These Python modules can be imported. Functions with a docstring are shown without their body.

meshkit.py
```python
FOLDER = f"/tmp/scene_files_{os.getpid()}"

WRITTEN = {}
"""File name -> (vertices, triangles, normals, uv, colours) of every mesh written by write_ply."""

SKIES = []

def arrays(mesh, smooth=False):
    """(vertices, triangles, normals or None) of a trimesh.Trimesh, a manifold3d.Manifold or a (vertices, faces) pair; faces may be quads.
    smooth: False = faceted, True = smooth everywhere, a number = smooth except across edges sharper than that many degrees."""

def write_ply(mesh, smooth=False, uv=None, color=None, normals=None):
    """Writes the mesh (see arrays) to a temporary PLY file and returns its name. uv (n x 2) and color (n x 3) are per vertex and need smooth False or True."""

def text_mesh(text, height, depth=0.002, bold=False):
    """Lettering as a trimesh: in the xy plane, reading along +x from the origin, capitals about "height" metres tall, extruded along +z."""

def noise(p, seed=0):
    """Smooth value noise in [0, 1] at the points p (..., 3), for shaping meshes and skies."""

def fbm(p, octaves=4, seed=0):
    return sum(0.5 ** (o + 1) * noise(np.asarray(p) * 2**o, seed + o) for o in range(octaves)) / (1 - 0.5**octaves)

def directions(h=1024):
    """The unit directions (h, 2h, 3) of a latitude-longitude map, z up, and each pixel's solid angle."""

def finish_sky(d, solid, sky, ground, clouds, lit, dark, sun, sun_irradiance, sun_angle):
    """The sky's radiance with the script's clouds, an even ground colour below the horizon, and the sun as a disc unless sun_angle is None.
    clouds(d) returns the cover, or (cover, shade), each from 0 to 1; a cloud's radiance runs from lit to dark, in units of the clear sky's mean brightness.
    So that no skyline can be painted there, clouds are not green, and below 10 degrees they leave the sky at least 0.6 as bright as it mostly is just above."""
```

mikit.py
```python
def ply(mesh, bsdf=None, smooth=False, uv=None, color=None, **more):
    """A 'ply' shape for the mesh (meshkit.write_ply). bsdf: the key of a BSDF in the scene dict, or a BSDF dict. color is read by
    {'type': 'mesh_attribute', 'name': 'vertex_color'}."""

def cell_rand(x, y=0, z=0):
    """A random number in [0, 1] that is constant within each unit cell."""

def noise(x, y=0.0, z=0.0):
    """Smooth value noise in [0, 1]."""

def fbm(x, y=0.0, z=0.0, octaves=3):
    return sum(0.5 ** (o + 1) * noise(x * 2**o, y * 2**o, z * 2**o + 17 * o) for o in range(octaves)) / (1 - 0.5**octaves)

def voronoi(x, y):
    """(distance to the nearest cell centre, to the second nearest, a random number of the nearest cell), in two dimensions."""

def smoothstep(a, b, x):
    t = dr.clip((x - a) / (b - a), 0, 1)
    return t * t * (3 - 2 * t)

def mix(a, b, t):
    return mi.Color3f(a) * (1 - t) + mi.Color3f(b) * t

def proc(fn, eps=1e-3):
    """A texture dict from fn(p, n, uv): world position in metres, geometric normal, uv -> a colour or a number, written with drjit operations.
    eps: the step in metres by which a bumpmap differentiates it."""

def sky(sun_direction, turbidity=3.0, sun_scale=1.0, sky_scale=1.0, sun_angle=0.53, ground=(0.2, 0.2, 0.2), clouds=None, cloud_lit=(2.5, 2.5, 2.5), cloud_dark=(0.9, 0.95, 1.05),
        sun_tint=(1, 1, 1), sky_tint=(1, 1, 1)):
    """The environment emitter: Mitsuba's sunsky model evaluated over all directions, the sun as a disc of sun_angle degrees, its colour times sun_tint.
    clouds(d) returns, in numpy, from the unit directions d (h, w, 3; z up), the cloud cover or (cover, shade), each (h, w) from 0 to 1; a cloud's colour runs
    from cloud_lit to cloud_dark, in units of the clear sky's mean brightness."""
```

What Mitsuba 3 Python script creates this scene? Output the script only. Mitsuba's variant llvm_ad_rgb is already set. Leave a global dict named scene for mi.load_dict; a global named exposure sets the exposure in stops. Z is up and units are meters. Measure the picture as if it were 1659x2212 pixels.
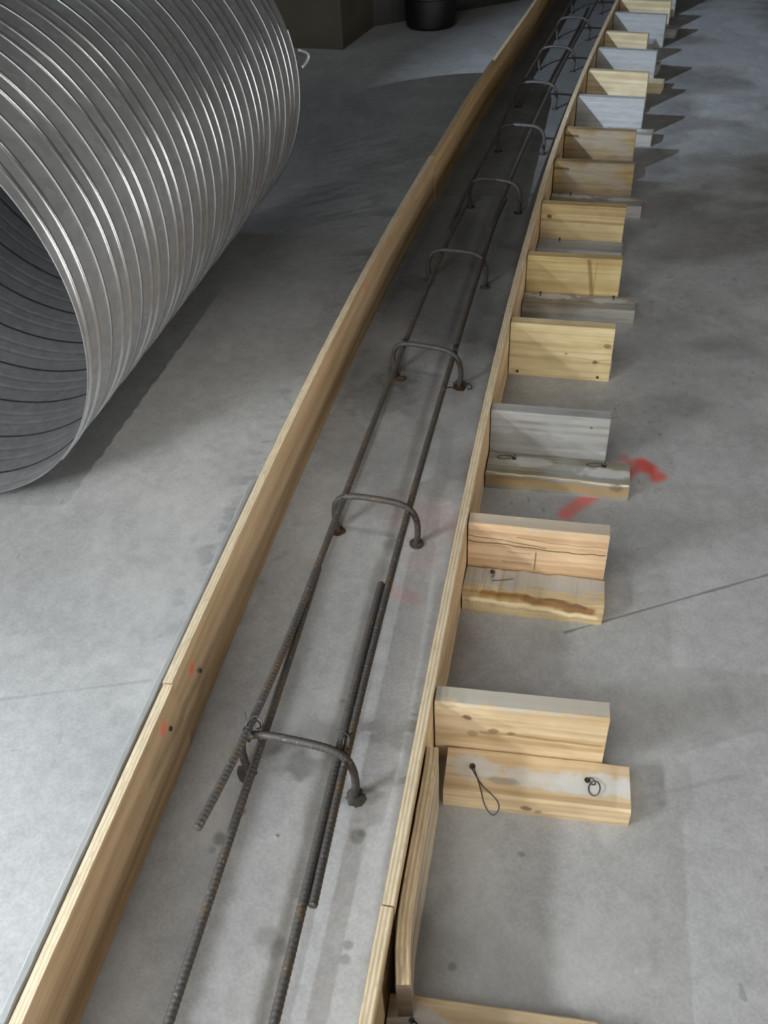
import math, random
import numpy as np, trimesh, drjit as dr, mitsuba as mi, mikit, meshkit
from scipy.interpolate import UnivariateSpline
from mikit import proc, noise, fbm, smoothstep, mix, voronoi
random.seed(3); rng = np.random.default_rng(7)
T = mi.ScalarTransform4f
scene, labels = {'type': 'scene'}, {}

# ------------------------------------------------------------------ camera
CAM_H, F_PX, PITCH, ROLL = 1.4, 1965.66, math.radians(40.7806), math.radians(3.5794)
_f = np.array([0, math.cos(PITCH), -math.sin(PITCH)]); _r = np.array([1., 0, 0]); _d = np.cross(_f, _r)
RIGHT = math.cos(ROLL) * _r + math.sin(ROLL) * _d
DOWN = -math.sin(ROLL) * _r + math.cos(ROLL) * _d
m = np.eye(4); m[:3, 0], m[:3, 1], m[:3, 2], m[:3, 3] = -RIGHT, -DOWN, _f, (0, 0, CAM_H)
scene['camera'] = {'type': 'perspective', 'fov': math.degrees(2 * math.atan(829.5 / F_PX)), 'fov_axis': 'x', 'near_clip': 0.02, 'far_clip': 100.0,
                   'to_world': T(m.tolist())}
exposure = 0.33

# ------------------------------------------------------------------ lamps (all above or beside the frame, some added as fill)
def rgb(*c): return {'type': 'rgb', 'value': list(c)}
SRGB = lambda r, g, b: [((c / 255) / 12.92 if c / 255 < .04045 else ((c / 255 + .055) / 1.055) ** 2.4) for c in (r, g, b)]
def put(key, mesh, bsdf, smooth=False, uv=None, **more):
    k, i = key, 0
    while k in scene:
        i += 1; k = f'{key}_{i:03d}'
    scene[k] = mikit.ply(mesh, bsdf, smooth, uv, **more); return k
def tag(key, label=None, cat=None, group=None, kind=None):
    labels[key] = {a: b for a, b in (('label', label), ('category', cat), ('group', group), ('kind', kind)) if b}
def box(c, s, R=None):
    b = trimesh.creation.box(s)
    if R is not None: b.apply_transform(R)
    b.apply_translation(c); return b
LAMPS = [  # centre, size (x, y, z), radiance: all outside the frame, some added as fill
    ('tube_lamp', (-1.7, 0.0, 1.3), (0.10, 0.6, 0.05), (128, 134, 140), 'cool tube work lamp hung at chest height left of the near form'),
    ('flood_panel', (3.5, 0.3, 0.85), (0.06, 0.5, 0.9), (21, 20.6, 19.8), 'upright flood light panel standing at the right, outside the picture'),
    ('flood_panel', (2.2, -2.4, 0.9), (0.06, 0.5, 0.9), (27, 26.5, 25.5), 'upright flood light panel standing behind the camera'),
    ('added_ceiling_panel', (-1.5, -1.2, 3.4), (2.2, 2.2, 0.06), (4.0, 4.0, 3.9), 'large unseen ceiling light panel added behind the camera as soft fill'),  # unseen panel added for soft light near the camera
    ('added_fill_panel', (0.3, -2.7, 1.35), (3.4, 0.05, 2.4), (.62, .62, .605), 'dim unseen glowing panel added behind the camera as soft fill'),  # added glowing panel, softly fills the near floor and brace faces
    ('added_ceiling_batten', (-2.5, 4.0, 3.35), (0.25, 1.5, 0.06), (4, 4.8, 5.8), 'dim unseen ceiling batten light added above the far end of the duct as fill'),  # unseen batten added to lift the far floor
]
scene['lamp_housing'] = {'type': 'twosided', 'bsdf': {'type': 'diffuse', 'reflectance': rgb(.6, .6, .6)}}
for name, c, s, rad, lab in LAMPS:
    k, i = name, 0
    while k in labels: i += 1; k = f'{name}_{i:03d}'
    tag(k, lab, 'lamp')
    c, s = np.array(c), np.array(s)
    if name == 'added_fill_panel':
        labels[k]['category'] = 'fill_light'
        put(k + '__panel', box(c, s), 'lamp_housing', emitter={'type': 'area', 'radiance': rgb(*rad)})
        for q in (-1, 1): put(k + '__side_post', box(c + [q * (s[0] / 2 + .06), -.03, -.05], [.1, .12, 2.6]), 'lamp_housing')
    elif name == 'flood_panel':
        yaw = math.atan2(1.4 - c[1], -0.6 - c[0])
        R = trimesh.transformations.rotation_matrix(yaw, [0, 0, 1])
        put(k + '__housing', box(c - [.05 * math.cos(yaw), .05 * math.sin(yaw), 0], s + [0, .05, .05], R), 'lamp_housing')
        put(k + '__diffuser', box(c, s * [.3, 1, 1], R), 'lamp_housing', emitter={'type': 'area', 'radiance': rgb(*rad)})
        for q in (-.3, .3):
            put(k + '__leg', trimesh.creation.cylinder(.015, segment=[c + [-.05, q, -.65], [c[0] - .05, c[1] + q, 0.0]]), 'lamp_housing')
    else:
        put(k + '__housing', box(c + [0, 0, s[2] / 2 + .025], [s[0] * 1.2, s[1] + .06, .05]), 'lamp_housing')
        put(k + '__tube', box(c, s), 'lamp_housing', emitter={'type': 'area', 'radiance': rgb(*rad)})
        if c[2] < 3:
            for q in (-.25, .25):
                put(k + '__wire', trimesh.creation.cylinder(.003, segment=[c + [0, q, .05], [c[0], c[1] + q, 3.5]]), 'lamp_housing')

# two clamp lamps with shades: one low at the left, its beam on the floor beside the near form; one aimed down the hall over the duct; then an added spot that brightens the floor beside the duct
for q, (o_, t_, cut, bw, inten, lab) in enumerate([((-1.62, .42, .78), (-.72, .62, 0.), 45., 20., (3.7, 4.1, 4.3), 'low clamp lamp with a bell shade on a thin stand left of the near form'),
                                     ((-3.0, .4, 2.8), (1.75, 5.25, 0.), 11., 6., (57, 69, 84), 'tall clamp lamp with a bell shade aimed down the hall over the duct'),
                                     ((.45, 1.1, 2.7), (-.47, 1.95, 0.), 17., 4., (5.2, 5.05, 4.7), 'small added spot lamp hung over the near form to brighten the floor beside the duct')]):
    SP, ST_ = np.array(o_), np.array(t_); key = 'clamp_lamp' if q == 0 else f'clamp_lamp_{q:03d}'
    scene[f'clamp_beam_{q}'] = {'type': 'spot', 'to_world': T().look_at(origin=SP.tolist(), target=ST_.tolist(), up=[0, 0, 1]), 'intensity': rgb(*inten), 'cutoff_angle': cut, 'beam_width': bw}
    _ax = (ST_ - SP) / np.linalg.norm(ST_ - SP)
    _sh = trimesh.creation.revolve(np.array([(.012, -.10), (.030, -.10), (.050, -.06), (.085, -.012), (.088, -.010), (.088, -.006), (.046, -.058), (.026, -.096), (.012, -.096)]), sections=40)
    _sh.apply_transform(trimesh.geometry.align_vectors([0, 0, 1], _ax)); _sh.apply_translation(SP)
    put(key + '__shade', _sh, 'lamp_housing', smooth=30); b_ = SP - _ax * .1
    put(key + '__stand', trimesh.creation.cylinder(.012, segment=[[b_[0], b_[1], 0 if q < 2 else 3.5], [b_[0], b_[1], b_[2]]]), 'lamp_housing'); tag(key, lab, 'lamp')

# ------------------------------------------------------------------ materials
def two(b): return {'type': 'twosided', 'bsdf': b}
def C(*c): return mi.Color3f(*SRGB(*c))
def seg(x, y, a, b):
    """distance from (x, y) to the segment a-b"""
    ax, ay, dx, dy = a[0], a[1], b[0] - a[0], b[1] - a[1]
    t = dr.clip(((x - ax) * dx + (y - ay) * dy) / (dx * dx + dy * dy), 0, 1)
    return dr.sqrt(dr.square(x - ax - t * dx) + dr.square(y - ay - t * dy))
def blob(x, y, c, r, soft=.5, wob=None):
    d = dr.sqrt(dr.square((x - c[0])) + dr.square((y - c[1])))
    if wob is not None: d = d + wob
    return 1 - smoothstep(r * (1 - soft), r * (1 + soft), d)
# ------------------------------------------------------------------ top inner edges of the two forms (measured)
def unproj(px, z):
    v = _f + ((px[0] - 829.5) / F_PX) * RIGHT + ((px[1] - 1106) / F_PX) * DOWN
    return np.array([0, 0, CAM_H]) + v * ((z - CAM_H) / v[2])
HB, TK = .1713, .0185
LT = [(51, 2212), (184, 1900), (372, 1480), (457, 1300), (502, 1189), (552, 1093), (596, 996), (647, 900), (700, 779), (740, 693), (787, 596), (843, 500), (878, 441), (951, 320), (967, 300), (1010, 217), (1056, 145), (1114, 72), (1160, 0)]
RT = [(780, 2212), (796, 2107), (824, 1954), (853, 1834), (875, 1689), (900, 1545), (929, 1400), (953, 1289), (973, 1193), (996, 1096), (1009, 1025), (1025, 939), (1044, 843), (1069, 746), (1091, 650), (1127, 539), (1152, 443), (1187, 346), (1215, 260), (1238, 193), (1270, 120), (1308, 48), (1333, 0)]
def edge_spline(pts, smooth):
    P = np.array([unproj(q, HB) for q in pts]); o = np.argsort(P[:, 1]); P = P[o]
    d0 = (P[3] - P[0]) / (P[3, 1] - P[0, 1]); d1 = (P[-1] - P[-5]) / (P[-1, 1] - P[-5, 1])
    P = np.vstack([P[0] - d0 * 1.4, P[0] - d0 * .7, P, P[-1] + d1 * .6, P[-1] + d1 * 1.4])
    return UnivariateSpline(P[:, 1], P[:, 0], k=3, s=smooth)
SL, SR = edge_spline(LT, 4e-4), edge_spline(RT, 4e-4)
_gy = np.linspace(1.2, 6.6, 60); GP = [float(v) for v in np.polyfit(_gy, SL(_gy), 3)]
# red spray marks (a-b, half width, strength) and dark marks on the slab, in metres on the floor
RED = [((.415, 1.575), (.640, 1.745), .019, .75), ((.640, 1.745), (.665, 1.690), .020, .95), ((.600, 1.765), (.655, 1.730), .016, .5),
       ((.10, 1.62), (.20, 1.50), .05, .10), ((.005, 1.37), (.055, 1.33), .017, .20), ((.20, 1.55), (.30, 1.50), .045, .14), ((.03, 1.66), (.08, 1.45), .04, .08)]
DARK = []
for c_, r_, s_ in [((-.184, .944), .034, .55), ((-.078, .874), .030, .45), ((.012, 1.505), .022, .4), ((.17, 1.49), .02, .3), ((-.22, .64), .018, .35), ((-.205, .62), .013, .3),
                   ((-.31, .815), .010, .55), ((-.275, .86), .006, .5), ((-.08, .80), .010, .5), ((-.07, .805), .005, .4), ((-.095, .62), .006, .5), ((-.10, .6), .007, .4),
                   ((-.32, .79), .005, .3), ((.19, .75), .006, .5), ((.06, .58), .007, .45), ((-.1, 1.08), .008, .4), ((.055, 2.20), .05, .3), ((.0, 2.1), .09, .25),
                   ((.155, 2.77), .05, .35), ((.08, 2.95), .035, .3)]:
    DARK.append((c_, r_, s_))
SCUFF = [((-.30, 1.75), .10, .16), ((-.345, 1.52), .09, .16), ((-.25, 2.05), .08, .10), ((.02, 2.95), .10, .5), ((-.06, 2.62), .07, .45), ((.10, 3.25), .12, .5), ((-.1, 3.5), .2, .35), ((.1, 4.0), .25, .25)]
def floor_fn(p, n, uv):
    x, y = p.x, p.y
    big = fbm(x * 1.3, y * 1.3, 0.3, 3); mid = fbm(x * 6, y * 6, 2.0, 3); fine = fbm(x * 45, y * 45, 5.0, 2); grit = noise(x * 260, y * 260, 1.0)
    t = .9 + .30 * (big - .5) + .22 * (mid - .5) + .16 * (fine - .5) + .14 * (grit - .5)
    col = mi.Color3f(.40, .402, .398) * t
    light = smoothstep(.58, .72, fbm(x * 9, y * 7, 8., 3)); col = mix(col, mi.Color3f(.50, .50, .49), light * .25)
    speck = smoothstep(.80, .86, noise(x * 70, y * 70, 3.3)) * smoothstep(.5, .65, fbm(x * 3, y * 3, 4.4, 2)); col = col * (1 - .28 * speck)
    w = (fbm(x * 40, y * 40, 7., 2) - .5)
    mottle = smoothstep(.40, .66, fbm(x * 2.6 + .7 * mid, y * 3.4, 12., 4)) * smoothstep(.45, .9, x - .22 * (y - 1.5)) * smoothstep(1.0, 2.2, y); col = mix(col, col * mi.Color3f(.66, .64, .62), mottle)  # darker brownish mottling on the right of the slab, growing with distance
    for c, r, s in DARK: col = mix(col, mi.Color3f(.10, .095, .085), s * blob(x, y, c, r, .45, w * r * 1.3))
    for c, r, s in SCUFF:
        streak = smoothstep(.45, .68, fbm((x + .4 * y) * 9, (y - .4 * x) * 40, 3., 3))
        col = mix(col, mi.Color3f(.07, .075, .085), s * streak * blob(x, y, c, r, .6))
    # dark blotches along the outside of the left form
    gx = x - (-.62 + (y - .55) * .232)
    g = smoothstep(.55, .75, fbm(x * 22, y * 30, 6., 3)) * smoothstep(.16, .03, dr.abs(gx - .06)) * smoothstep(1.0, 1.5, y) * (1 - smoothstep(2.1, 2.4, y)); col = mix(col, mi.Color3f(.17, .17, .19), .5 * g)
    for a, b, r, s in RED:
        d = seg(x, y, a, b) + w * .012; m_ = 1 - smoothstep(r * .3, r * 1.6, d)
        col = mix(col, mi.Color3f(.62, .115, .095), m_ * s * (.75 + .5 * fine))
    # old saw cut on the right and a hairline crack on the left
    wig = (noise(x * 25, y * 25, 2.) - .5) * .006
    col = col * (1 - .45 * (1 - smoothstep(.0015, .0045, seg(x, y, (.35, 1.217), (1.6, 1.56)) + wig * .4)))
    col = col * (1 - .16 * (1 - smoothstep(.0010, .0035, seg(x, y, (-1.2, 1.10), (-.48, 1.16)) + wig)))
    col = col * (1 - .3 * (1 - smoothstep(.002, .006, seg(x, y, (.35, .83), (.6, .87)) + wig)) * .3)
    # gutter shade painted into the slab colour between the forms, with some dirt, patchy at its near end
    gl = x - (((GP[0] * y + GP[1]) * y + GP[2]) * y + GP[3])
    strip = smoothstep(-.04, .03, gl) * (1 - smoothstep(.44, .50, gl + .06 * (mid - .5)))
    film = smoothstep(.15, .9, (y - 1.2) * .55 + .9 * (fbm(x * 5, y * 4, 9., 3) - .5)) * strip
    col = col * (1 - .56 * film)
    return dr.clip(col, .01, .9)
def floor_h(p, n, uv): return fbm(p.x * 60, p.y * 60, 1., 3) + .5 * fbm(p.x * 7, p.y * 7, 2., 2)
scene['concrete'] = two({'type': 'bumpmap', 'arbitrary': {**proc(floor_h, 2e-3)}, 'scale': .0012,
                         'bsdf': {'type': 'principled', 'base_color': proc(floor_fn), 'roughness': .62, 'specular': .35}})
def wall_fn(p, n, uv): return mi.Color3f(.075, .073, .07) * (.8 + .4 * fbm(p.x * 3 + p.y * 2, p.z * 3, 1., 4))
scene['wall_paint'] = two({'type': 'diffuse', 'reflectance': proc(wall_fn)})
def pillar_fn(p, n, uv): return mi.Color3f(.10, .09, .07) * (.8 + .4 * fbm(p.x * 5, p.y * 5, p.z * 5, 4))
scene['pillar_concrete'] = two({'type': 'diffuse', 'reflectance': proc(pillar_fn)})

def wood(light, dark, seed, knots=(), streaks=(), splash=(), gray=.0, stripes=None):
    """u along the board, v around its section from the bottom front edge upward over the top (metres)"""
    light, dark = mi.Color3f(*SRGB(*light)), mi.Color3f(*SRGB(*dark))
    def fn(p, n, uv):
        u, v = uv.x, uv.y
        vv = v + .006 * (fbm(u * 7, v * 9, seed, 2) - .5)
        for ku, kv, kr, ks in knots:
            dd = dr.square((u - ku) * .45) + dr.square(v - kv); vv = vv + (v - kv) * .9 * dr.exp(-dd / (2.2 * kr * kr))
        ring = fbm(u * 1.6 + seed, vv * 95, seed * 1.7, 3); fib = noise(u * 30, vv * 900, seed); pat = fbm(u * 14, v * 22, seed + 4., 3)
        col = mix(dark, light, dr.clip(smoothstep(.28, .66, ring) * .75 + .25 * fib + .5 * (pat - .5), 0, 1)) * (.9 + .25 * (pat - .5))
        if gray: 
            gm = gray * smoothstep(.3, .62, fbm(u * 10, v * 16, seed + 9., 3)); col = mix(col, mi.Color3f(.34, .345, .34) * (.75 + .5 * fib), gm)
        for u0, u1, v0, v1, hw, s, cc in streaks:
            d = seg(u, v + .010 * (fbm(u * 30, v * 10, seed + 2., 2) - .5), (u0, v0), (u1, v1)); col = mix(col, mi.Color3f(*SRGB(*cc)), s * (1 - smoothstep(hw * .35, hw * 1.3, d)))
        for su, sv, a, b, s, cc in splash:
            d = dr.sqrt(dr.square((u - su) / a) + dr.square((v - sv) / b)) + 1.1 * (fbm(u * 60, v * 60, seed + 5., 3) - .5); col = mix(col, mi.Color3f(*SRGB(*cc)), s * (1 - smoothstep(.55, 1.15, d)))
        for ku, kv, kr, ks in knots:
            d = dr.sqrt(dr.square((u - ku) * .75) + dr.square(v - kv)) + kr * .5 * (noise(u * 200, v * 200, seed) - .5); col = mix(col, C(92, 66, 42), ks * (1 - smoothstep(kr * .5, kr * 1.15, d)))
        end = smoothstep(1.9, 1.95, v)   # sawn end: growth rings
        col = mix(col, mix(dark, light, .55 + .4 * dr.sin(v * 900 + u * 500)) * .9, end)
        return dr.clip(col, .004, .9)
    return two({'type': 'principled', 'base_color': proc(fn), 'roughness': .72, 'specular': .25})
def ply_fn(seed, H, Tk, face_l, face_d, edge_l, edge_d, spots=()):
    face_l, face_d, edge_l, edge_d = (mi.Color3f(*SRGB(*c)) for c in (face_l, face_d, edge_l, edge_d))
    def fn(p, n, uv):
        u, v = uv.x, uv.y
        vv = v + .03 * (fbm(u * 2.2, v * 6, seed, 3) - .5)
        g = fbm(u * 1.1, vv * 42, seed, 4); fib = noise(u * 22, vv * 520, seed + 1.); pat = fbm(u * 2.5, v * 3., seed + 3., 3)
        col = mix(face_d, face_l, dr.clip(smoothstep(.32, .62, g) * .6 + .3 * fib + .9 * (pat - .5) + .1, 0, 1))
        for su, sv, r in spots: col = mix(col, mi.Color3f(.60, .15, .09), .85 * blob(u, v, (su, sv), r, .5, (fib - .5) * .008))
        ev = (v - H) / Tk
        ply = .5 + .5 * dr.sin(ev * 6.2832 * 3.0 + .5 * fbm(u * 8, 1., seed, 2)); pore = smoothstep(.62, .75, noise(u * 90, ev * 9, seed + 2.)) * smoothstep(.4, .6, ply)
        edge = mix(edge_d, edge_l, dr.clip(.45 + .5 * ply + .5 * (fbm(u * 30, ev * 3, seed + 6., 2) - .5), 0, 1)) * (1 - .18 * pore)
        on = smoothstep(-.03, .03, ev) * (1 - smoothstep(.97, 1.03, ev))
        return dr.clip(mix(col, edge, on), .004, .9)
    return two({'type': 'principled', 'base_color': proc(fn), 'roughness': .7, 'specular': .25})
def rust_fn(p, n, uv):
    a = fbm(p.x * 40, p.y * 40, p.z * 40, 3); b = noise(p.x * 300, p.y * 300, p.z * 300)
    col = mix(mi.Color3f(.082, .077, .074), mi.Color3f(.110, .084, .062), smoothstep(.45, .7, a))
    return col + mi.Color3f(.11, .11, .105) * smoothstep(.78, .9, b)
scene['rebar_steel'] = two({'type': 'principled', 'base_color': proc(rust_fn), 'roughness': .55, 'metallic': .25, 'specular': .4})
def brown_fn(p, n, uv): return mi.Color3f(.075, .045, .028) * (.6 + .9 * fbm(p.x * 90, p.y * 90, p.z * 90, 3))
scene['rust_brown'] = two({'type': 'diffuse', 'reflectance': proc(brown_fn)})
scene['grout'] = two({'type': 'diffuse', 'reflectance': proc(lambda p, n, uv: mi.Color3f(.085, .08, .072) * (.6 + .8 * fbm(p.x * 70, p.y * 70, 1., 3)))})
scene['wire_steel'] = two({'type': 'roughconductor', 'material': 'none', 'specular_reflectance': rgb(.12, .12, .125), 'alpha': .35})
def galv_fn(p, n, uv):
    f1, f2, w = voronoi(uv.x * 55, uv.y * 55)
    return mi.Color3f(.52, .53, .54) * (.86 + .16 * w + .22 * (fbm(uv.x * 5, uv.y * 5, 1., 3) - .5))
scene['galvanized'] = two({'type': 'blendbsdf', 'weight': .36, 'a': {'type': 'roughconductor', 'material': 'none', 'specular_reflectance': proc(galv_fn), 'alpha': .30}, 'b': {'type': 'diffuse', 'reflectance': proc(galv_fn)}})
scene['rib_metal'] = two({'type': 'blendbsdf', 'weight': .2, 'a': {'type': 'roughconductor', 'material': 'none', 'specular_reflectance': rgb(.74, .75, .76), 'alpha': .09}, 'b': {'type': 'diffuse', 'reflectance': rgb(.3, .305, .31)}})
scene['seam_metal'] = two({'type': 'roughconductor', 'material': 'none', 'specular_reflectance': rgb(.42, .43, .44), 'alpha': .26})
scene['black_plastic'] = two({'type': 'roughplastic', 'diffuse_reflectance': rgb(.010, .009, .012), 'alpha': .3})

# ------------------------------------------------------------------ room
BW = np.array([.64, 6.44]); WA = math.radians(24.9); wd = np.array([math.cos(WA), math.sin(WA)])
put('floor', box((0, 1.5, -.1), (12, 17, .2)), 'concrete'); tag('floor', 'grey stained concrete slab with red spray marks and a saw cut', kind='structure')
R25 = trimesh.transformations.rotation_matrix(WA, [0, 0, 1])
put('wall_back', box((BW[0] - .1 * math.sin(WA) * -1 - .2 * math.sin(WA), BW[1] + .1 * math.cos(WA), 1.8), (14, .2, 3.6), R25), 'wall_paint'); tag('wall_back', 'dim grey wall across the far end of the hall', kind='structure')
put('wall_left', box((-5.1, 0, 1.8), (.2, 14, 3.6)), 'wall_paint'); tag('wall_left', kind='structure', label='grey wall left of the duct')
put('wall_right', box((5.6, 1, 1.8), (.2, 16, 3.6)), 'wall_paint'); tag('wall_right', kind='structure', label='grey wall right of the timber braces')
put('wall_front', box((0, -5.1, 1.8), (12, .2, 3.6)), 'wall_paint'); tag('wall_front', kind='structure', label='grey wall behind the camera')
put('ceiling', box((0, 1.5, 3.65), (12, 17, .2)), 'wall_paint'); tag('ceiling', kind='structure', label='grey concrete ceiling')
# pillar in the dark left of the drum
pc, pr_ = np.array([-.07, 5.71]), np.array([.27, .68]) / np.hypot(.27, .68)
pl = np.array([-pr_[1], pr_[0]]); quad = np.array([pc, pc + pr_ * .95, pc + pr_ * .95 + pl * 1.9, pc + pl * 1.9])
from shapely.geometry import Polygon, LineString
pil = trimesh.creation.extrude_polygon(Polygon(quad).buffer(-.012).buffer(.012, join_style=1), 3.55, engine='earcut')
put('concrete_pillar', pil, 'pillar_concrete'); tag('concrete_pillar', 'broad brownish concrete pillar in the dark beyond the far end of the duct', 'pillar')

# ------------------------------------------------------------------ swept boards
def sweep(profile, org, nd, uoff=0., up=None, u=None, rough=0., caps=True, vstart=0.):
    """profile (k, 2): outward n and z; org (s, 3) stations; nd (s, 3) outward directions. -> (verts, faces), uv"""
    pr = np.vstack([profile, profile[:1]]); k, s = len(pr), len(org)
    vper = np.concatenate([[0], np.cumsum(np.linalg.norm(np.diff(pr, axis=0), axis=1))]) + vstart
    if u is None: u = np.concatenate([[0], np.cumsum(np.linalg.norm(np.diff(org, axis=0), axis=1))])
    P = org[:, None] + pr[None, :, :1] * nd[:, None] + pr[None, :, 1:] * np.array([0, 0, 1.])
    if rough:
        q = P.reshape(-1, 3); d = np.stack([meshkit.fbm(q * 45 + i * 31, 3, i) - .5 for i in range(3)], 1) * rough
        d[:, 2] = np.where(q[:, 2] < org[0, 2] + .004, 0, d[:, 2]); P = (q + d).reshape(P.shape); P[:, -1] = P[:, 0]
    V = [P.reshape(-1, 3)]; UV = [np.stack([np.repeat(u + uoff, k), np.tile(vper, s)], 1)]
    i, j = np.meshgrid(np.arange(s - 1), np.arange(k - 1), indexing='ij'); a = i * k + j
    Fq = np.stack([a, a + 1, a + k + 1, a + k], -1).reshape(-1, 4); F = [Fq[:, [0, 1, 2]], Fq[:, [0, 2, 3]]]
    n0 = s * k
    if caps:
        for e, sg in ((0, 1), (s - 1, -1)):
            ring = P[e, :-1]; kk = k - 1
            V.append(ring); UV.append(np.stack([profile[:, 0], 2 + profile[:, 1]], 1)); idx = np.arange(1, kk - 1)
            tri = np.stack([np.zeros_like(idx), idx, idx + 1], 1) + n0; F.append(tri if sg < 0 else tri[:, ::-1]); n0 += kk
    V, UV, F = np.vstack(V), np.vstack(UV), np.vstack(F)
    vol = np.einsum('ij,ij->i', V[F[:, 0]], np.cross(V[F[:, 1]], V[F[:, 2]])).sum()
    if vol < 0: F = F[:, ::-1]
    return (V, F), UV
def rect(D, H, c=.003, cf=None):
    cf = c if cf is None else cf
    return np.array([(0, 0), (0, H - cf), (cf, H), (D - c, H), (D, H - c), (D, 0)], float)

# every timber and ply stick is measured once on its real plane (height z) and stands there as a solid
def along(S, y0, y1, side, off=0., step=.03):
    y = np.arange(y0, y1 + 1e-6, (y1 - y0) / max(2, round((y1 - y0) / step))); x = S(y); dx = S.derivative()(y)
    n = np.stack([np.ones_like(y), -dx, 0 * y], 1) / np.sqrt(1 + dx * dx)[:, None] * side
    return np.stack([x, y, 0 * y], 1) + n * off, n
def on_left_face(px, y0):
    z = min(np.linspace(.03, .168, 120), key=lambda q: abs(unproj(px, q)[0] - SL(unproj(px, q)[1]))); yy = np.linspace(y0, unproj(px, z)[1], 60)
    return float(np.linalg.norm(np.diff(np.stack([SL(yy), yy], 1), axis=0), axis=1).sum()), float(z)
_jl = float(unproj((352, 1480), HB)[1])
scene['ply_left'] = ply_fn(3.1, HB, TK, (182, 158, 126), (146, 120, 88), (216, 202, 174), (168, 148, 116), spots=[(*on_left_face((417, 1447), _jl), .013), (*on_left_face((353, 1573), -.55), .012)])
scene['ply_right'] = ply_fn(8.3, HB, TK, (176, 152, 120), (134, 110, 80), (212, 196, 166), (138, 116, 88))
scene['ply_left_far'] = ply_fn(5.7, HB, TK, (184, 156, 118), (144, 116, 80), (198, 180, 150), (148, 126, 96))
scene['ply_back'] = ply_fn(11.9, .150, .021, (150, 138, 118), (112, 100, 84), (204, 182, 146), (110, 86, 62))
WALL_Y = lambda x: BW[1] + (x - BW[0]) * math.tan(WA)
jl, jr = float(unproj((352, 1480), HB)[1]), float(unproj((825, 1954), HB)[1])
left_cuts, right_cuts = [-.55, jl, jl + 2.44, 6.62], [-.75, jr, jr + 2.44, jr + 4.88, 6.80]
NLEFT = ['left plywood form board nearest the camera, running out at the bottom left corner', 'left plywood form board beside the duct mouth, with a red spot at its near end', 'far left plywood form board running into the dark to the end wall']
left_cuts = [-.55, jl, jl + 2.44, 6.55]
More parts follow.
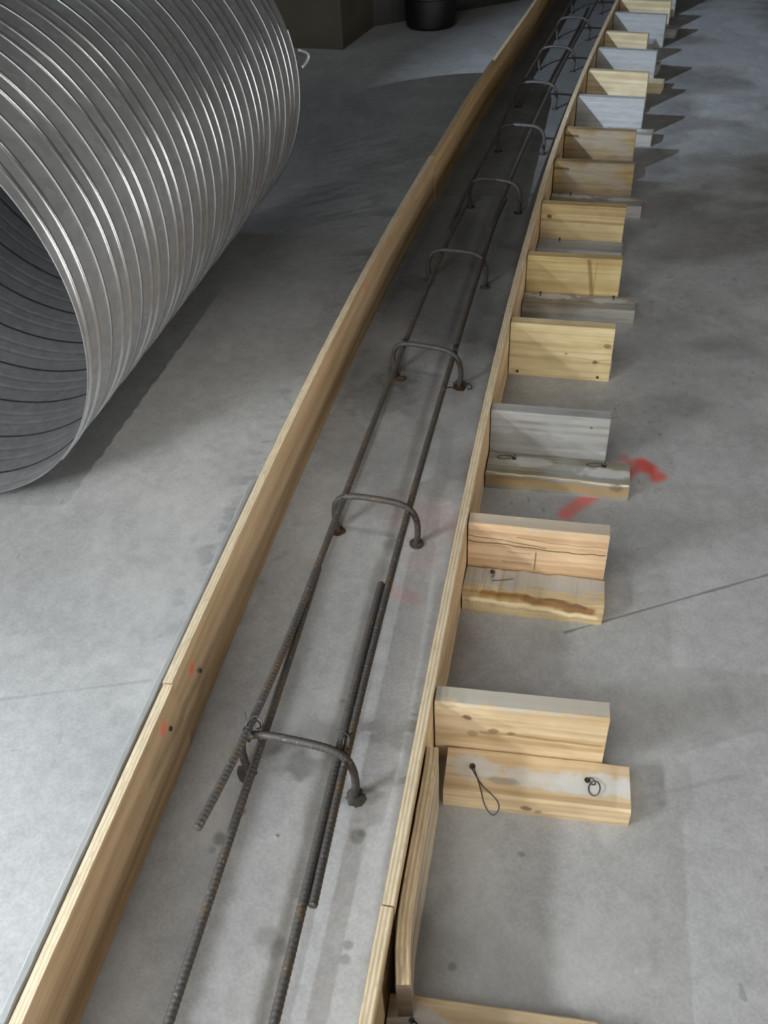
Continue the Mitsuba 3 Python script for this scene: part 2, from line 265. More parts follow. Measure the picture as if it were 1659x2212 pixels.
for i in range(3):
    o, n = along(SL, left_cuts[i] + (.001 if i else 0), left_cuts[i + 1] - .001, -1, off=(.0, .003, .0)[i])
    (msh, uv) = sweep(rect(TK, HB, .0015), o, n, rough=.0016, u=None)
    k = put('plywood_form_board', msh, ('ply_left', 'ply_left', 'ply_left_far')[i], uv=uv); tag(k, NLEFT[i], 'form board')
NRIGHT = ['right plywood form board nearest the camera, below the splice plate joint', 'right plywood form board between the splice plate and the grey brace', 'right plywood form board in the middle distance behind the pale braces', 'farthest right plywood form board among the shadowed braces']
for i in range(4):
    o, n = along(SR, right_cuts[i] + (.001 if i else 0), right_cuts[i + 1] - .001, 1, off=(0, .0015, 0, 0)[i])
    (msh, uv) = sweep(rect(TK, HB, .0015), o, n, rough=.0016)
    k = put('plywood_form_board', msh, 'ply_right', uv=uv); tag(k, NRIGHT[i], 'form board')
# lower backing strip outside the near left form
o, n = along(SL, -.55, jl + .55, -1, off=TK + .0055)
(msh, uv) = sweep(rect(.013, .167, .002), o, n, rough=.003); k = put('backing_strip', msh, 'timber_gray', uv=uv); tag(k, 'dirty grey plywood backing strip along the outside of the near left form', 'board')
# splice plate outside the right form
a0, a1, a2 = unproj((917, 1613), .150), unproj((853, 1985), .150), unproj((853, 2128), .150)
ys = np.linspace(a2[1], a0[1], 24); xs = np.interp(ys, [a2[1], a1[1], a0[1]], [a2[0], a1[0], a0[0]])
xs = np.maximum(xs, SR(ys) + TK * 1.03 + .004); xs = np.convolve(np.pad(xs, 2, mode='edge'), np.ones(5) / 5, 'valid')
o = np.stack([xs, ys, 0 * ys], 1); dx = np.gradient(xs, ys); n = np.stack([np.ones_like(ys), -dx, 0 * ys], 1) / np.sqrt(1 + dx * dx)[:, None]
(msh, uv) = sweep(rect(.021, .150, .002), o, n, rough=.002); k = put('splice_plate', msh, 'ply_back', uv=uv); tag(k, 'short thick plywood splice plate behind the joint of the right form, plies showing', 'plate')

# ------------------------------------------------------------------ timber braces: an upright board and a flat base board nailed together
TAN, TAND, PALE, PALED, GRY, GRYD = (224, 202, 166), (190, 160, 116), (216, 204, 172), (186, 164, 124), (172, 170, 164), (132, 128, 120)
WM = {
 'u1': wood(TAN, TAND, 1.3, knots=[(.055, .128, .007, .8), (.10, .098, .008, .6), (.13, .096, .006, .5), (.065, .085, .009, .4)], streaks=[(.08, .28, .092, .088, .004, .5, (140, 100, 58))], splash=[(.16, .182, .30, .026, .85, (176, 172, 162)), (.02, .175, .03, .03, .4, (140, 136, 116))]),
 'b1': wood(TAN, TAND, 2.6, knots=[(.14, .018, .008, .7), (.16, .012, .006, .5)], splash=[(.04, .095, .045, .03, .8, (200, 200, 196)), (.17, .083, .10, .022, .75, (202, 203, 200)), (.265, .085, .09, .026, .85, (210, 211, 208)), (.10, .072, .03, .008, .6, (140, 132, 118))], streaks=[(.10, .34, .006, .004, .006, .35, (146, 120, 84))]),
 'u2': wood((226, 196, 160), (190, 154, 112), 3.9, streaks=[(0, .28, .112, .108, .0016, .9, (70, 56, 42)), (.0, .16, .128, .115, .0014, .8, (84, 66, 50)), (.10, .28, .134, .128, .0014, .6, (120, 92, 70)), (.14, .141, .05, .098, .0014, .8, (80, 72, 62)), (.02, .28, .140, .140, .003, .4, (196, 150, 120)), (.085, .13, .092, .094, .002, .4, (96, 90, 80)), (.075, .13, .062, .064, .004, .35, (110, 104, 92))], splash=[(.15, .180, .30, .022, .7, (176, 172, 160))]),
 'b2': wood((218, 200, 160), (180, 150, 104), 5.2, streaks=[(.04, .13, .052, .050, .009, .9, (150, 112, 58)), (.13, .26, .046, .036, .010, .9, (132, 94, 56)), (.17, .25, .050, .042, .005, .7, (112, 82, 58)), (.02, .27, .036, .020, .006, .8, (236, 220, 176))], splash=[(.14, .108, .30, .045, .9, (176, 174, 166))]),
 'u3': wood(GRY, GRYD, 6.5, gray=.75, knots=[(.235, .135, .004, .7)], splash=[(.07, .075, .10, .04, .35, (118, 118, 106))]),
 'b3': wood((168, 164, 148), (120, 112, 94), 7.8, gray=.6, knots=[(.305, .034, .013, .5)], streaks=[(0, .33, .050, .042, .003, .8, (224, 204, 160)), (0, .33, .028, .020, .014, .8, (170, 140, 92))], splash=[(.1, .10, .07, .02, .7, (190, 190, 186)), (.29, .082, .09, .018, .8, (196, 197, 196))]),
 'u4': wood((224, 206, 162), (192, 166, 116), 9.1, knots=[(.235, .058, .007, .8), (.262, .110, .008, .6), (.155, .078, .003, .6)]),
 'u5': wood((206, 186, 138), (172, 146, 94), 10.4, streaks=[(.185, .205, .155, .03, .007, .65, (120, 88, 42)), (.21, .205, .15, .05, .003, .4, (150, 110, 60))]),
 'u6': wood((206, 188, 146), (170, 142, 96), 11.7, knots=[(.028, .120, .008, .9)]),
 'u7': wood((158, 136, 96), (118, 96, 64), 13.1, gray=.35, streaks=[(0, .05, .135, .135, .006, .8, (70, 50, 30))]),
 'pale': wood(PALE, PALED, 14.4), 'gray': wood((176, 178, 176), (136, 136, 134), 15.7, gray=.7),
 'base_gray': wood((160, 152, 136), (116, 106, 90), 17.0, gray=.6, splash=[(.08, .11, .08, .02, .8, (196, 196, 192)), (.27, .10, .08, .02, .7, (196, 196, 192))]),
}
scene.update({'timber_' + k: v for k, v in WM.items()})
def stick(org, ang, L, D, H, c=.0025, cf=None, rough=.0012, n=28):
    e = np.array([math.cos(ang), math.sin(ang), 0]); d = np.array([-math.sin(ang), math.cos(ang), 0]); s = np.linspace(0, L, n)
    return sweep(rect(D, H, c, cf), np.asarray(org)[None] + e * s[:, None], np.tile(d, (n, 1)), rough=rough)
def rod(pts, r, sides=8, ribs=0., closed=False):
    """round bar along a polyline with parallel-transported frames and round end caps; ribs: height of the rolled ribs"""
    p = np.asarray(pts, float); t = np.gradient(p, axis=0); t /= np.linalg.norm(t, axis=1)[:, None]
    a = np.cross(t[0], [0, 0, 1.]) if abs(t[0, 2]) < .9 else np.cross(t[0], [1., 0, 0]); A = []
    for i in range(len(p)):
        a = a - t[i] * (a @ t[i]); a /= np.linalg.norm(a); A.append(a)
    A = np.array(A); B = np.cross(t, A); g = np.arange(sides) * 2 * np.pi / sides
    s = np.concatenate([[0], np.cumsum(np.linalg.norm(np.diff(p, axis=0), axis=1))])
    R = np.full((len(p), sides), r)
    if ribs:
        ph = (s[:, None] / .0085 + .25 * np.abs(np.sin(g))[None]) % 1; R = R + ribs * np.exp(-((ph - .5) / .16) ** 2) * (np.abs(np.cos(g)) > .2) + ribs * .8 * (np.abs(np.cos(g)) > .98)
    V = p[:, None] + R[..., None] * (np.cos(g)[None, :, None] * A[:, None] + np.sin(g)[None, :, None] * B[:, None])
    i, j = np.meshgrid(np.arange(len(p) - 1), np.arange(sides), indexing='ij'); k = sides
    q = np.stack([i * k + j, i * k + (j + 1) % k, (i + 1) * k + (j + 1) % k, (i + 1) * k + j], -1).reshape(-1, 4)
    F = [q[:, [0, 1, 2]], q[:, [0, 2, 3]]]; V = V.reshape(-1, 3); n0 = len(V); V = np.vstack([V, p[:1] - t[:1] * r * .15, p[-1:] + t[-1:] * r * .15]); jj = np.arange(k)
    F += [np.stack([np.full(k, n0), (jj + 1) % k, jj], 1), np.stack([np.full(k, n0 + 1), (len(p) - 1) * k + jj, (len(p) - 1) * k + (jj + 1) % k], 1)]
    return trimesh.Trimesh(V, np.vstack(F), process=False)
def smooth_path(ctrl, step=.004):
    from scipy.interpolate import splprep, splev
    c = np.asarray(ctrl, float)
    tck, _ = splprep(c.T, s=0, k=min(3, len(c) - 1)); u = np.linspace(0, 1, 200); q = np.array(splev(u, tck)).T
    L = np.linalg.norm(np.diff(q, axis=0), axis=1).sum(); return np.array(splev(np.linspace(0, 1, max(4, int(L / step))), tck)).T
def nail(c, nrm, r=.0042):
    m_ = trimesh.creation.cylinder(r, .003, sections=10); z = np.array(nrm, float); m_.apply_transform(trimesh.geometry.align_vectors([0, 0, 1], z)); m_.apply_translation(np.array(c) + z * .001); return m_
UH, UD, BH, BD = .161, .038, .044, .089
# (right end of the front top edge, angle in degrees, length, upright material, base material or None, base length, base in front?, label)
BR = [
 ('U0', None, -11.0, .28, 'pale', 'b1', .30, 1, 'tan base board brace nearest the camera, cut by the bottom edge of the picture'),
 ('U1', (1318, 1555.5), -11.6, .288, 'u1', 'b1', .335, 1, 'nearest full tan brace, dusty concrete splashes and two wire loops on its base'),
 ('U2', (1317.7, 1160), -13.6, .285, 'u2', 'b2', .285, 1, 'pinkish tan brace with black cracks and a brown bark streak along its base'),
 ('U3', (1319.5, 908), -14.2, .283, 'u3', 'b3', .335, 1, 'grey weathered brace whose base ends in a ringed knot beside the red spray arrow'),
 ('U4', (1329, 713), -15.0, .282, 'u4', 'base_gray', .28, 0, 'clean yellow pine brace with two nail holes along its bottom edge'),
 ('U5', (1345, 563), -14.5, .283, 'u5', 'base_gray', .335, 1, 'yellowish brace with a dark V-shaped stain, grey nailed base in front'),
 ('U6', (1352.5, 450), -16.5, .280, 'u6', 'gray', .28, 1, 'yellowish brace with one dark knot near the form, grey base in front'),
 ('U8', (1371, 356), -16.5, .271, 'u7', 'base_gray', .33, 1, 'dim brown brace just beyond the knotted one, its base sticking out right'),
 ('U7', (1374, 286), -19.0, .276, 'u7', 'u7', .28, 1, 'dim brown brace with a dark bark edge, last before the bluish lit braces'),
 ('U9', (1393, 215), -20.5, .254, 'gray', 'base_gray', .33, 1, 'first bluish grey brace half covered by a slanting shadow'),
 ('U10', (1401, 159), -23.0, .250, 'pale', 'base_gray', .25, 1, 'pale cream brace with a slanting shadow between two grey ones'),
 ('U11', (1419, 112), -25.0, .255, 'gray', 'pale', .33, 1, 'grey brace behind the pale cream one, its pale base end showing at right'),
 ('U12', (1400, 74), -26.0, .205, 'pale', 'gray', .29, 1, 'short pale brace near the top of the picture'),
 ('U13', (1440, 33), -26.0, .235, 'gray', 'gray', .23, 1, 'tall grey brace near the top edge of the picture'),
 ('U14', (1450, 4), -25.0, .265, 'pale', 'gray', .33, 1, 'cream brace cut by the top edge of the picture'),
 ('U15', None, -25.0, .265, 'gray', 'gray', .27, 1, 'farthest timber brace against the end wall'),
]
ends = {}
for nm, px, ang, L, um, bm, bl, front, lab in BR:
    a = math.radians(ang); e = np.array([math.cos(a), math.sin(a), 0]); d = np.array([-math.sin(a), math.cos(a), 0])
    if nm == 'U0':      # only its base is in view: back edge of the base runs along these points
        P = unproj((1291, 2205), BH); P = P - d * BD; Rt = P; Rt[2] = 0
        org = Rt - e * L
    elif nm == 'U15':
        Rt = ends['U14'] + np.array([.14, .36, 0]); org = Rt - e * L
    else:
        Rt = unproj(px, UH); Rt[2] = 0; org = Rt - e * L
    ends[nm] = Rt
    # left end butts against the outer face of the form
    for _ in range(4):
        lim = SR(org[1]) + TK * 1.045 + .004; org = org + e * (lim - org[0]) / e[0]
    if nm == 'U0': org[2] = 0
    L_ = float(np.linalg.norm(Rt - org)); key = 'timber_brace'
    i = 0
    while key in labels: i += 1; key = f'timber_brace_{i:03d}'
    tag(key, lab, 'brace', 'timber braces along the right form')
    if nm == 'U0':
        base_o = org.copy(); up_o = org - d * (UD + .002)
        (msh, uv) = stick(base_o, a, L_, BD, BH); put(key + '__base_board', msh, 'timber_b1', uv=uv)
        (msh, uv) = stick(up_o, a, L_, UD, UH); put(key + '__upright_board', msh, 'timber_pale', uv=uv)
        top = base_o + e * .035 + d * .055 + [0, 0, BH]
        put(key + '__wire', rod(smooth_path([top, top + [.004, -.004, .006], top + e * .025 - d * .03 + [0, 0, .003]]), .0012, 6), 'wire_steel', smooth=True)
        put(key + '__nail', nail(top, (0, 0, 1)), 'wire_steel'); continue
    (msh, uv) = stick(org, a, L_, UD, UH, c=.003, cf=.004); put(key + '__upright_board', msh, 'timber_' + um, uv=uv)
    so = org - d * (BD + .0015) if front else org + d * (UD + .0015)
    for _ in range(4): so = so + e * (SR(so[1]) + TK * 1.045 + (.031 if nm == 'U1' else .004) - so[0]) / e[0]
    bL = bl - (.027 if nm == 'U1' else 0)
    (msh, uv) = stick(so, a, bL, BD, BH, c=.003, cf=.012 if nm == 'U2' else .004, rough=.007 if nm == 'U2' else .0015, n=60 if nm == 'U2' else 28); put(key + '__base_board', msh, 'timber_' + bm, uv=uv)
    tops = lambda u, v: so + e * u + d * v + [0, 0, BH]
    if nm == 'U1':
        put(key + '__nail', nail(tops(.045, .052), (0, 0, 1), .0052), 'wire_steel'); put(key + '__nail', nail(tops(.238, .050), (0, 0, 1), .0050), 'wire_steel')
        c0 = tops(.045, .052)
        put(key + '__wire_loop', rod(smooth_path([c0 + [-.004, 0, .002], c0 + e * .012 - d * .028 + [0, 0, .006], c0 + e * .025 - d * .045 + [0, 0, .008], c0 + e * .042 - d * .058 + [0, 0, .005], c0 + e * .050 - d * .075 + [0, 0, .001], c0 + e * .042 - d * .085 + [0, 0, -.003], c0 + e * .030 - d * .078 + [0, 0, .002], c0 + e * .020 - d * .055 + [0, 0, .008], c0 + e * .010 - d * .026 + [0, 0, .009], c0 + [.001, 0, .004]], .003), .00105, 6), 'wire_steel', smooth=True)
        c1 = tops(.238, .050); th = np.linspace(0, 2 * np.pi, 26)
        put(key + '__wire_loop', rod(np.stack([c1 + e * (.011 + .009 * math.sin(t)) - d * (.016 - .014 * math.cos(t)) + [0, 0, .004 + .003 * math.sin(t)] for t in th]), .00105, 6), 'wire_steel', smooth=True)
        put(key + '__wire_loop', rod(smooth_path([c1, c1 + e * .006 + d * .002 + [0, 0, .006], c1 + e * .013 - d * .006 + [0, 0, .004], c1 + e * .004 - d * .008 + [0, 0, .003]], .003), .0012, 6), 'wire_steel', smooth=True)
    elif nm == 'U2':
        c0 = tops(.055, .075); put(key + '__nail', nail(c0, (0, 0, 1), .005), 'wire_steel')
        put(key + '__wire_loop', rod(smooth_path([c0, c0 - d * .006 + [0, 0, .010], c0 - d * .012 + [.003, 0, .006], c0 - d * .016 + [0, 0, .002]], .003), .0015, 6), 'wire_steel', smooth=True)
        put(key + '__wire', rod(smooth_path([tops(.056, .049) + [0, 0, .002], tops(.075, .052) + [0, 0, .003], tops(.10, .060) + [0, 0, .003]], .004), .0009, 6), 'wire_steel', smooth=True)
    elif nm == 'U3':
        for q in (.062, .275):
            c0 = tops(q, .066); put(key + '__nail', nail(c0, (0, 0, 1), .005), 'wire_steel'); sg = -1 if q > .2 else -1
            put(key + '__wire_loop', rod(np.stack([c0 + e * (sg * (.022 - .018 * math.cos(t))) + d * (.007 * math.sin(t)) + [0, 0, .003 + .002 * math.cos(t)] for t in np.linspace(0, 2 * np.pi, 26)]), .001, 6), 'wire_steel', smooth=True)
            put(key + '__wire_loop', rod(smooth_path([c0, c0 + d * .004 + [.002, 0, .009], c0 - d * .003 + [0, 0, .012]], .003), .0014, 6), 'wire_steel', smooth=True)
    elif nm == 'U4':
        for q in (.025, .245): put(key + '__nail', nail(org + e * q + [0, 0, .012] - d * .0008, -d, .0035), 'rust_brown')
    elif nm in ('U5', 'U6', 'U8'):
        for q in (.05, .27) if nm == 'U5' else (.07,):
            c0 = tops(q, .066); put(key + '__nail', nail(c0 + [0, 0, .010], (0, 0, 1), .004), 'wire_steel'); put(key + '__nail_shank', trimesh.creation.cylinder(.0019, segment=[c0, c0 + [0, 0, .011]], sections=8), 'wire_steel')

# ------------------------------------------------------------------ reinforcing bars
BARR = .0066
def bar_path(px, z, ext=None):
    P = [unproj(q, zz) for q, zz in zip(px, z)]
    if ext is not None: P += ext
    return P
def resample(P, step):
    P = np.asarray(P); s = np.concatenate([[0], np.cumsum(np.linalg.norm(np.diff(P, axis=0), axis=1))])
    f = [UnivariateSpline(s, P[:, i], k=3, s=len(P) * 6e-6) for i in range(3)]; q = np.arange(0, s[-1], step); return np.stack([g(q) for g in f], 1)
ZB = .093
def far_pts(frac, y0, y1):
    out = []
    for y in np.arange(y0, y1, .4):
        x = SL(y) * (1 - frac) + SR(y) * frac; out.append(np.array([x, y, ZB]))
    return out
A = [(428, 1794), (495, 1656), (538, 1566), (603, 1421), (657, 1295), (686, 1222), (712, 1161), (740, 1085), (800, 930), (817, 886), (850, 800), (880, 735), (905, 665), (945, 570), (981, 489), (1012, 436)]
ZA = [.126, .127, .127, .122, .114, .109, .104, .098] + [ZB] * 8
Bp = [(366, 2212), (422, 2033), (477, 1860), (532, 1700), (552, 1638), (581, 1558), (625, 1432), (675, 1258), (689, 1226)]
Cp = [(671, 1958), (692, 1895), (722, 1750), (755, 1600), (785, 1480), (817, 1340), (841, 1258), (860, 1190), (890, 1085), (937, 886), (985, 760), (1020, 640), (1053, 525), (1072, 472), (1094, 429)]
Dp = [(590, 2212), (618, 2100), (645, 2000), (667, 1902), (702, 1745), (738, 1600), (765, 1490), (800, 1350), (824, 1259)]
def extend_near(P, L=.5): d = (P[0] - P[2]) / np.linalg.norm(P[0] - P[2]); return [P[0] + d * L] + P
pa = bar_path(A, ZA, far_pts(.355, 2.95, 6.3)); pb = extend_near(bar_path(Bp, [.098] * 9)); pc_ = bar_path(Cp, [ZB] * 15, far_pts(.68, 2.95, 6.3)); pd = extend_near(bar_path(Dp, [ZB + .002] * 9))
for P, lab in ((pa, 'left upper rusty reinforcing bar whose free end hangs above the floor'), (pb, 'left lower rusty reinforcing bar running out at the bottom of the picture'),
               (pc_, 'right long rusty reinforcing bar running into the dark'), (pd, 'right near rusty reinforcing bar lapped beside the long one')):
    k = put('reinforcing_bar', rod(resample(P, .0021), BARR, 10, ribs=.0009), 'rebar_steel', smooth=True); tag(k, lab, 'rebar')
# U-shaped stirrups: foot right / left on the floor, heights measured
ST = [((535, 1668), (768, 1722)), ((730, 1147), (900, 1176)), ((853, 812), (992, 838)), ((928, 606), (1047, 620)), ((1016, 447), (1120, 460)), ((1076, 327), (1172, 333)), ((1128, 236), (1211, 238)), ((1176, 160), (1248, 162)), None, None, None, None]
SLAB = ['nearest bent steel stirrup, tied with a wire loop at its left corner', 'second bent steel stirrup with a round plate at its right foot', 'third bent steel stirrup with a rusty coil at its right foot', 'fourth bent steel stirrup, beside the yellowish V-stained brace', 'fifth bent steel stirrup, in the shade beside the knotted brace',
        'sixth bent steel stirrup, dark, beside the dim brown braces', 'seventh bent steel stirrup, barely visible', 'eighth bent steel stirrup, barely visible', 'ninth bent steel stirrup near the top edge of the picture', 'tenth bent steel stirrup in the dark', 'eleventh bent steel stirrup in the dark', 'twelfth bent steel stirrup against the end wall']
SH, rc = .110, .030
prev = None
for i, s in enumerate(ST):
    if s: f0, f1 = unproj(s[0], 0.), unproj(s[1], 0.); ctr = (f0 + f1) / 2; w = f1 - f0
    if s is None or i >= 6:
        step = np.array([.205, .575, 0]); ctr = prev + step if i > 5 else ctr; y = ctr[1]; ctr[0] = SL(y) * .47 + SR(y) * .53
        a_ = math.radians(-23); f0, f1 = ctr - .088 * np.array([math.cos(a_), math.sin(a_), 0]), ctr + .088 * np.array([math.cos(a_), math.sin(a_), 0])
    prev = (f0 + f1) / 2
    h = f1 - f0; W_ = np.linalg.norm(h); h /= W_; lean = np.array([0, .10 if i == 0 else .03, 0]) * SH
    pts = [f0 - [0, 0, .01]] + [f0 + lean * q + [0, 0, (SH - rc) * q] for q in np.linspace(0.02, 1, 9)]
    pts += [f0 + lean + h * (rc - rc * math.cos(t)) + [0, 0, SH - rc + rc * math.sin(t)] for t in np.linspace(.15, math.pi / 2, 8)]
    pts += [f0 + lean + h * x + [0, 0, SH] for x in np.linspace(rc + .008, W_ - rc - .008, 14)]
    pts += [f1 + lean - h * (rc - rc * math.cos(t)) + [0, 0, SH - rc + rc * math.sin(t)] for t in np.linspace(math.pi / 2, .15, 8)]
    pts += [f1 + lean * q + [0, 0, (SH - rc) * q] for q in np.linspace(1, .02, 9)] + [f1 - [0, 0, .01]]
    key = 'stirrup' if i == 0 else f'stirrup_{i:03d}'; tag(key, SLAB[i], 'stirrup', 'stirrups along the gutter')
    put(key + '__hoop', rod(resample(np.array(pts), .0022 if i < 5 else .006), .0068, 10, ribs=.0007), 'rebar_steel', smooth=True)
    for j, f in enumerate((f0, f1)):
        if i == 1 and j == 1:
            pl_ = trimesh.creation.cylinder(.0165, .004, sections=40); pl_.apply_translation(f + [0, 0, .002]); put(key + '__foot_plate', pl_, 'rebar_steel'); continue
        th = np.linspace(0, 2 * np.pi, 40, endpoint=False); rr = (.0165 if i else .019) * (1 + .75 * (meshkit.fbm(np.stack([np.cos(th) * 2.2, np.sin(th) * 2.2, th * 0 + i * 3 + j], 1), 3) - .5))
        top = np.stack([f[0] + rr * .55 * np.cos(th), f[1] + rr * .55 * np.sin(th), 0 * th + .0022], 1); bot = np.stack([f[0] + rr * np.cos(th), f[1] + rr * np.sin(th), 0 * th + .0004], 1)
        put(key + '__grout_collar', trimesh.convex.convex_hull(np.vstack([top, bot])) if i else trimesh.Trimesh(np.vstack([top, bot, [[f[0], f[1], .0024]]]), np.vstack([np.stack([np.arange(40), np.arange(40) + 40, (np.arange(40) + 1) % 40 + 40], 1), np.stack([np.arange(40), (np.arange(40) + 1) % 40 + 40, (np.arange(40) + 1) % 40], 1), np.stack([np.arange(40), (np.arange(40) + 1) % 40, np.full(40, 80)], 1)])), 'grout' if i in (0, 3) else 'rust_brown')
    if i == 2:
        t = np.linspace(0, 4.6 * np.pi, 70)
        put(key + '__wire_coil', rod(np.stack([f1[0] + (.012 + .006 * t / 14) * np.cos(t), f1[1] + (.012 + .006 * t / 14) * np.sin(t), .006 + .008 * t / 14], 1), .0016, 6), 'rust_brown', smooth=True)
        put(key + '__wire_coil', rod(smooth_path([f1 + [.012, 0, .006], f1 + [.030, .004, .008], f1 + [.034, -.008, .006], f1 + [.020, -.014, .004]], .003), .0016, 6), 'rust_brown', smooth=True)
        put(key + '__wire_coil', rod(smooth_path([f1 + [-.012, -.004, .005], f1 + [-.030, -.004, .007], f1 + [-.045, -.002, .004]], .003), .0016, 6), 'rust_brown', smooth=True)
# tie wires
def tie(key, c, ax, r, turns, lab, tail):
    ax = np.array(ax, float) / np.linalg.norm(ax); s_ = np.cross(ax, [0, 0, 1.]); s_ /= np.linalg.norm(s_); u_ = np.cross(s_, ax); t = np.linspace(0, turns * 2 * np.pi, int(turns * 26))
    P = [np.array(c) + ax * (x / t[-1] - .5) * .012 + s_ * r * math.cos(x) + u_ * r * math.sin(x) for x in t]
    k = put(key, trimesh.util.concatenate([rod(P, .0011, 6)] + [rod(smooth_path([np.array(c) + np.array(q) for q in tl], .003), .0011, 6) for tl in tail]), 'wire_steel', smooth=True); tag(k, lab, 'wire')
q = unproj((520, 1585), .120)
tie('tie_wire', unproj((535, 1585), .116), (.9, -.2, 0), .013, 2.2, 'twisted tie wire with open loops at the left corner of the nearest stirrup', [[(0, 0, .012), (.006, .016, .020), (.016, .018, .022), (.026, .010, .018), (.024, -.002, .014), (.012, .002, .016)], [(0, .01, .012), (-.004, .03, .02)], [(.016, .0, .013), (.022, .012, .006), (.016, .022, .004), (.010, .012, .008)]])
tie('tie_wire', unproj((985, 755), .104), (.95, -.25, 0), .0125, 2.4, 'rusty tie wire at the right corner of the third stirrup', [[(0, 0, .012), (-.004, .008, .018), (-.010, .002, .020)]])
tie('tie_wire', unproj((872, 742), .104), (.95, -.25, 0), .0125, 2.4, 'rusty tie wire at the left corner of the third stirrup', [[(0, 0, .012), (-.012, .004, .016)]])
tie('tie_wire', unproj((752, 1600), .104), (.95, -.2, 0), .0145, 1.4, 'tie wire around the lapped bars at the right corner of the nearest stirrup', [[(0, 0, .014), (-.010, .008, .018), (-.018, .010, .017)]])
# loose rusty stub in the floor beside the third stirrup, loose chips
c = unproj((866, 820), 0); rs = trimesh.creation.icosphere(2, .013); rs.vertices *= [1.2, .8, .55]; rs.vertices += (meshkit.fbm(rs.vertices * 150, 3)[:, None] - .5) * .006; rs.apply_translation(c + [0, 0, .004]); rs.vertices[:, 2] = np.maximum(rs.vertices[:, 2], .0006)
put('rust_stub', rs, 'rust_brown', smooth=True); tag('rust_stub', 'small dark rusty stub on the floor left of the third stirrup', 'metal scrap')

for px, lab in (((903, 2004), 'tiny white chip on the floor right of the splice plate'), ((598, 1809), 'tiny white chip on the floor between the near reinforcing bars')):
    ch = trimesh.convex.convex_hull(rng.normal(size=(14, 3)) * [.0022, .0026, .0014]); ch.apply_translation(unproj(px, 0)); ch.apply_translation([0, 0, -ch.bounds[0, 2] + .0003])
    k = put('concrete_chip', ch, 'lamp_housing'); tag(k, lab, 'chip')
# screws in the inner face of the left form
for px, lab in (((430, 1449), 'small screw head beside the upper red spot on the left form'), ((366, 1574), 'small screw head beside the lower red spot on the left form')):
    best = min(np.linspace(.05, .165, 60), key=lambda z: abs(unproj(px, z)[0] - SL(unproj(px, z)[1]))); P = unproj(px, best); dx = float(SL.derivative()(P[1])); nn = np.array([1, -dx, 0]) / math.hypot(1, dx)
    P[0] = SL(P[1]) + .0012; k = put('screw', nail(P, nn, .0042), 'wire_steel'); tag(k, lab, 'screw')

# ------------------------------------------------------------------ spiral duct
X0, Y0, PHI, PR, PL = -1.088, 1.778, math.radians(75.66), .525, 1.60
pa_ = np.array([math.cos(PHI), math.sin(PHI), 0]); pb_ = np.array([math.sin(PHI), -math.cos(PHI), 0]); LEAD, S0 = .163, .150
def duct_pt(s, th, r): return np.array([X0, Y0, PR + .006]) + pa_ * s[..., None] + r[..., None] * (np.cos(th)[..., None] * pb_ + np.sin(th)[..., None] * np.array([0, 0, 1.]))
def phase(s, th): return ((s - S0 - LEAD * (th - 1.0) / (2 * np.pi)) / LEAD) % 1
def rib(s, th):
    f = phase(s, th); b = lambda c, w: np.exp(-(((f - c + .5) % 1 - .5) / w) ** 4)
    return .0012 * (b(.37, .036) + b(.64, .036))
ns, nt = 560, 220
Sg, Tg = np.meshgrid(np.linspace(0, PL, ns), np.linspace(0, 2 * np.pi, nt + 1), indexing='ij')
PR0 = PR - .006
rO = PR0 + rib(Sg, Tg); out = duct_pt(Sg, Tg, rO); inn = duct_pt(Sg, Tg, rO - .0016)
i, j = np.meshgrid(np.arange(ns - 1), np.arange(nt), indexing='ij'); w_ = nt + 1
q = np.stack([i * w_ + j, (i + 1) * w_ + j, (i + 1) * w_ + j + 1, i * w_ + j + 1], -1).reshape(-1, 4); N = ns * w_
caps = []
jj = np.arange(nt)
for e, fl in ((0, 0), (ns - 1, 1)):
    c_ = np.stack([e * w_ + jj, e * w_ + jj + 1, N + e * w_ + jj + 1, N + e * w_ + jj], 1); caps.append(c_[:, ::-1] if fl else c_)
V = np.vstack([out.reshape(-1, 3), inn.reshape(-1, 3)]); Fq = np.vstack([q, q[:, ::-1] + N] + caps)
UVd = np.tile(np.stack([Sg.ravel(), Tg.ravel() * PR], 1), (2, 1))
put('spiral_duct__shell', (V, Fq), 'galvanized', smooth=True, uv=UVd)
tag('spiral_duct', 'large galvanized spiral steel duct lying on the floor at left', 'duct')
tm = np.arange(1.0 - S0 / LEAD * 2 * np.pi + .02, 1.0 + (PL - S0) / LEAD * 2 * np.pi - .02, 2 * np.pi / 200)
ss = S0 + LEAD * (tm - 1.0) / (2 * np.pi)
def helix_strip(off, prof, r0):
    tm_ = np.arange(1.0 - (S0 + off * LEAD) / LEAD * 2 * np.pi + .05, 1.0 + (PL - S0 - off * LEAD) / LEAD * 2 * np.pi - .05, 2 * np.pi / 200); s_ = S0 + off * LEAD + LEAD * (tm_ - 1.0) / (2 * np.pi)
    V_ = np.stack([duct_pt(s_ + a, tm_, np.full_like(tm_, r0 + b)) for a, b in prof], 1); k = len(prof)
    i, j = np.meshgrid(np.arange(len(tm_) - 1), np.arange(k - 1), indexing='ij'); return (V_.reshape(-1, 3), np.stack([i * k + j, i * k + j + 1, (i + 1) * k + j + 1, (i + 1) * k + j], -1).reshape(-1, 4))
hr = np.linspace(-1, 1, 13); ribp = np.stack([.0072 * hr, -.0012 + .0052 * (np.cos(hr * np.pi / 2) ** .9)], 1)
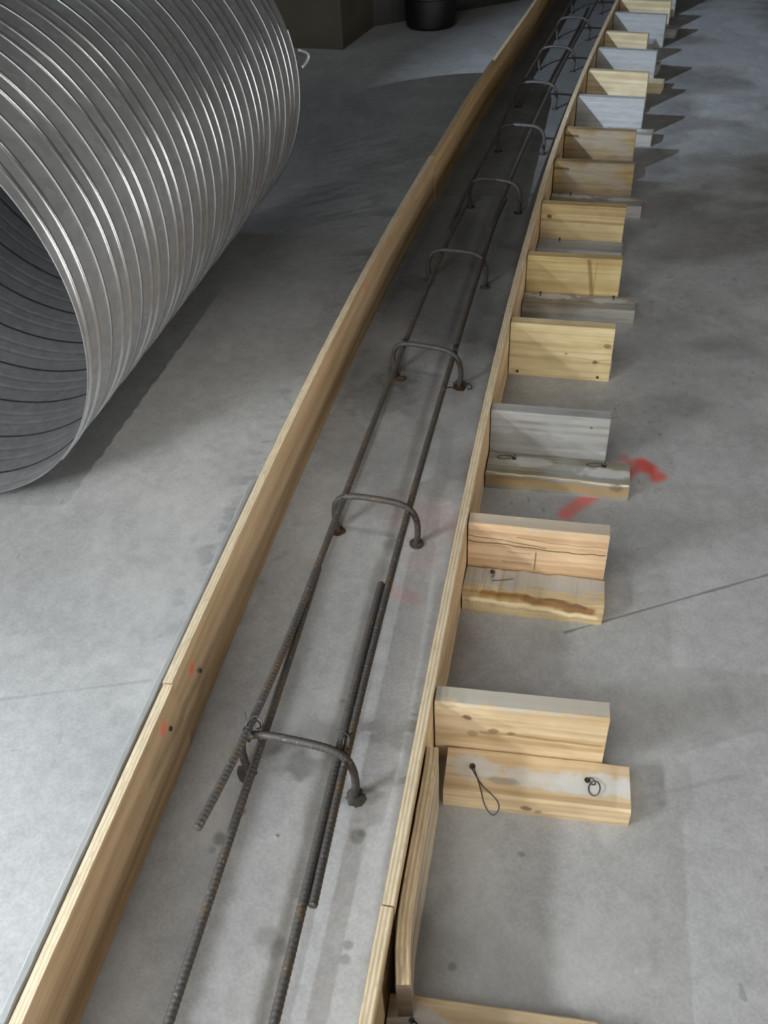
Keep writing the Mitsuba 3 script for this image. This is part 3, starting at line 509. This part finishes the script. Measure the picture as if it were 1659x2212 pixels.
for off in (.37, .64):
    k = put('spiral_duct__rib', helix_strip(off, ribp, PR0 + .0006), 'rib_metal', smooth=True); tag(k, 'rounded shiny rib winding around the duct')
prof = np.array([(-.0034, -.0012), (-.0028, .0024), (0, .0034), (.0028, .0024), (.0034, -.0012)])
Vs = np.stack([duct_pt(ss + a, tm, np.full_like(tm, PR0 + b)) for a, b in prof], 1)
i, j = np.meshgrid(np.arange(len(tm) - 1), np.arange(4), indexing='ij'); fq = np.stack([i * 5 + j, i * 5 + j + 1, (i + 1) * 5 + j + 1, (i + 1) * 5 + j], -1).reshape(-1, 4)
put('spiral_duct__lock_seam', (Vs.reshape(-1, 3), fq), 'seam_metal', smooth=True); tag('spiral_duct__lock_seam', 'thin bright folded seam winding around the duct')
prof = np.array([(-.0042, .0002), (0, -.0015), (.0042, .0002)])
Vs = np.stack([duct_pt(ss + a, tm, np.full_like(tm, PR0 - .0018 + b)) for a, b in prof], 1); i, j = np.meshgrid(np.arange(len(tm) - 1), np.arange(2), indexing='ij')
put('spiral_duct__lock_seam', (Vs.reshape(-1, 3), np.stack([i * 3 + j, i * 3 + j + 1, (i + 1) * 3 + j + 1, (i + 1) * 3 + j], -1).reshape(-1, 4)), 'seam_metal', smooth=True)
tt = np.linspace(0, 1, 14)
lug = [duct_pt(np.array(PL - .012 + .050 * math.sin(math.pi * t) * .6), np.array(.18 - .10 * t), np.array(PR + .012 + .02 * math.sin(math.pi * t))) for t in tt]
put('spiral_duct__lug', rod(np.array(lug), .006, 8), 'galvanized', smooth=True)

# ------------------------------------------------------------------ dark drum against the far wall
dc = np.array([.47, WALL_Y(.47) - .215, 0.]); dp = np.array([(0, 0), (.150, 0), (.160, .012), (.163, .03), (.168, .16), (.176, .165), (.176, .180), (.169, .185), (.174, .34), (.183, .345), (.183, .360), (.175, .365), (.180, .50), (.190, .505), (.190, .525), (.172, .525), (.155, .04), (0, .04)])
dp = dp * [.93, 1]; dm = trimesh.creation.revolve(dp, sections=56); dm.apply_translation(dc); put('drum', dm, 'black_plastic', smooth=25); tag('drum', 'black plastic drum standing against the far wall', 'drum')
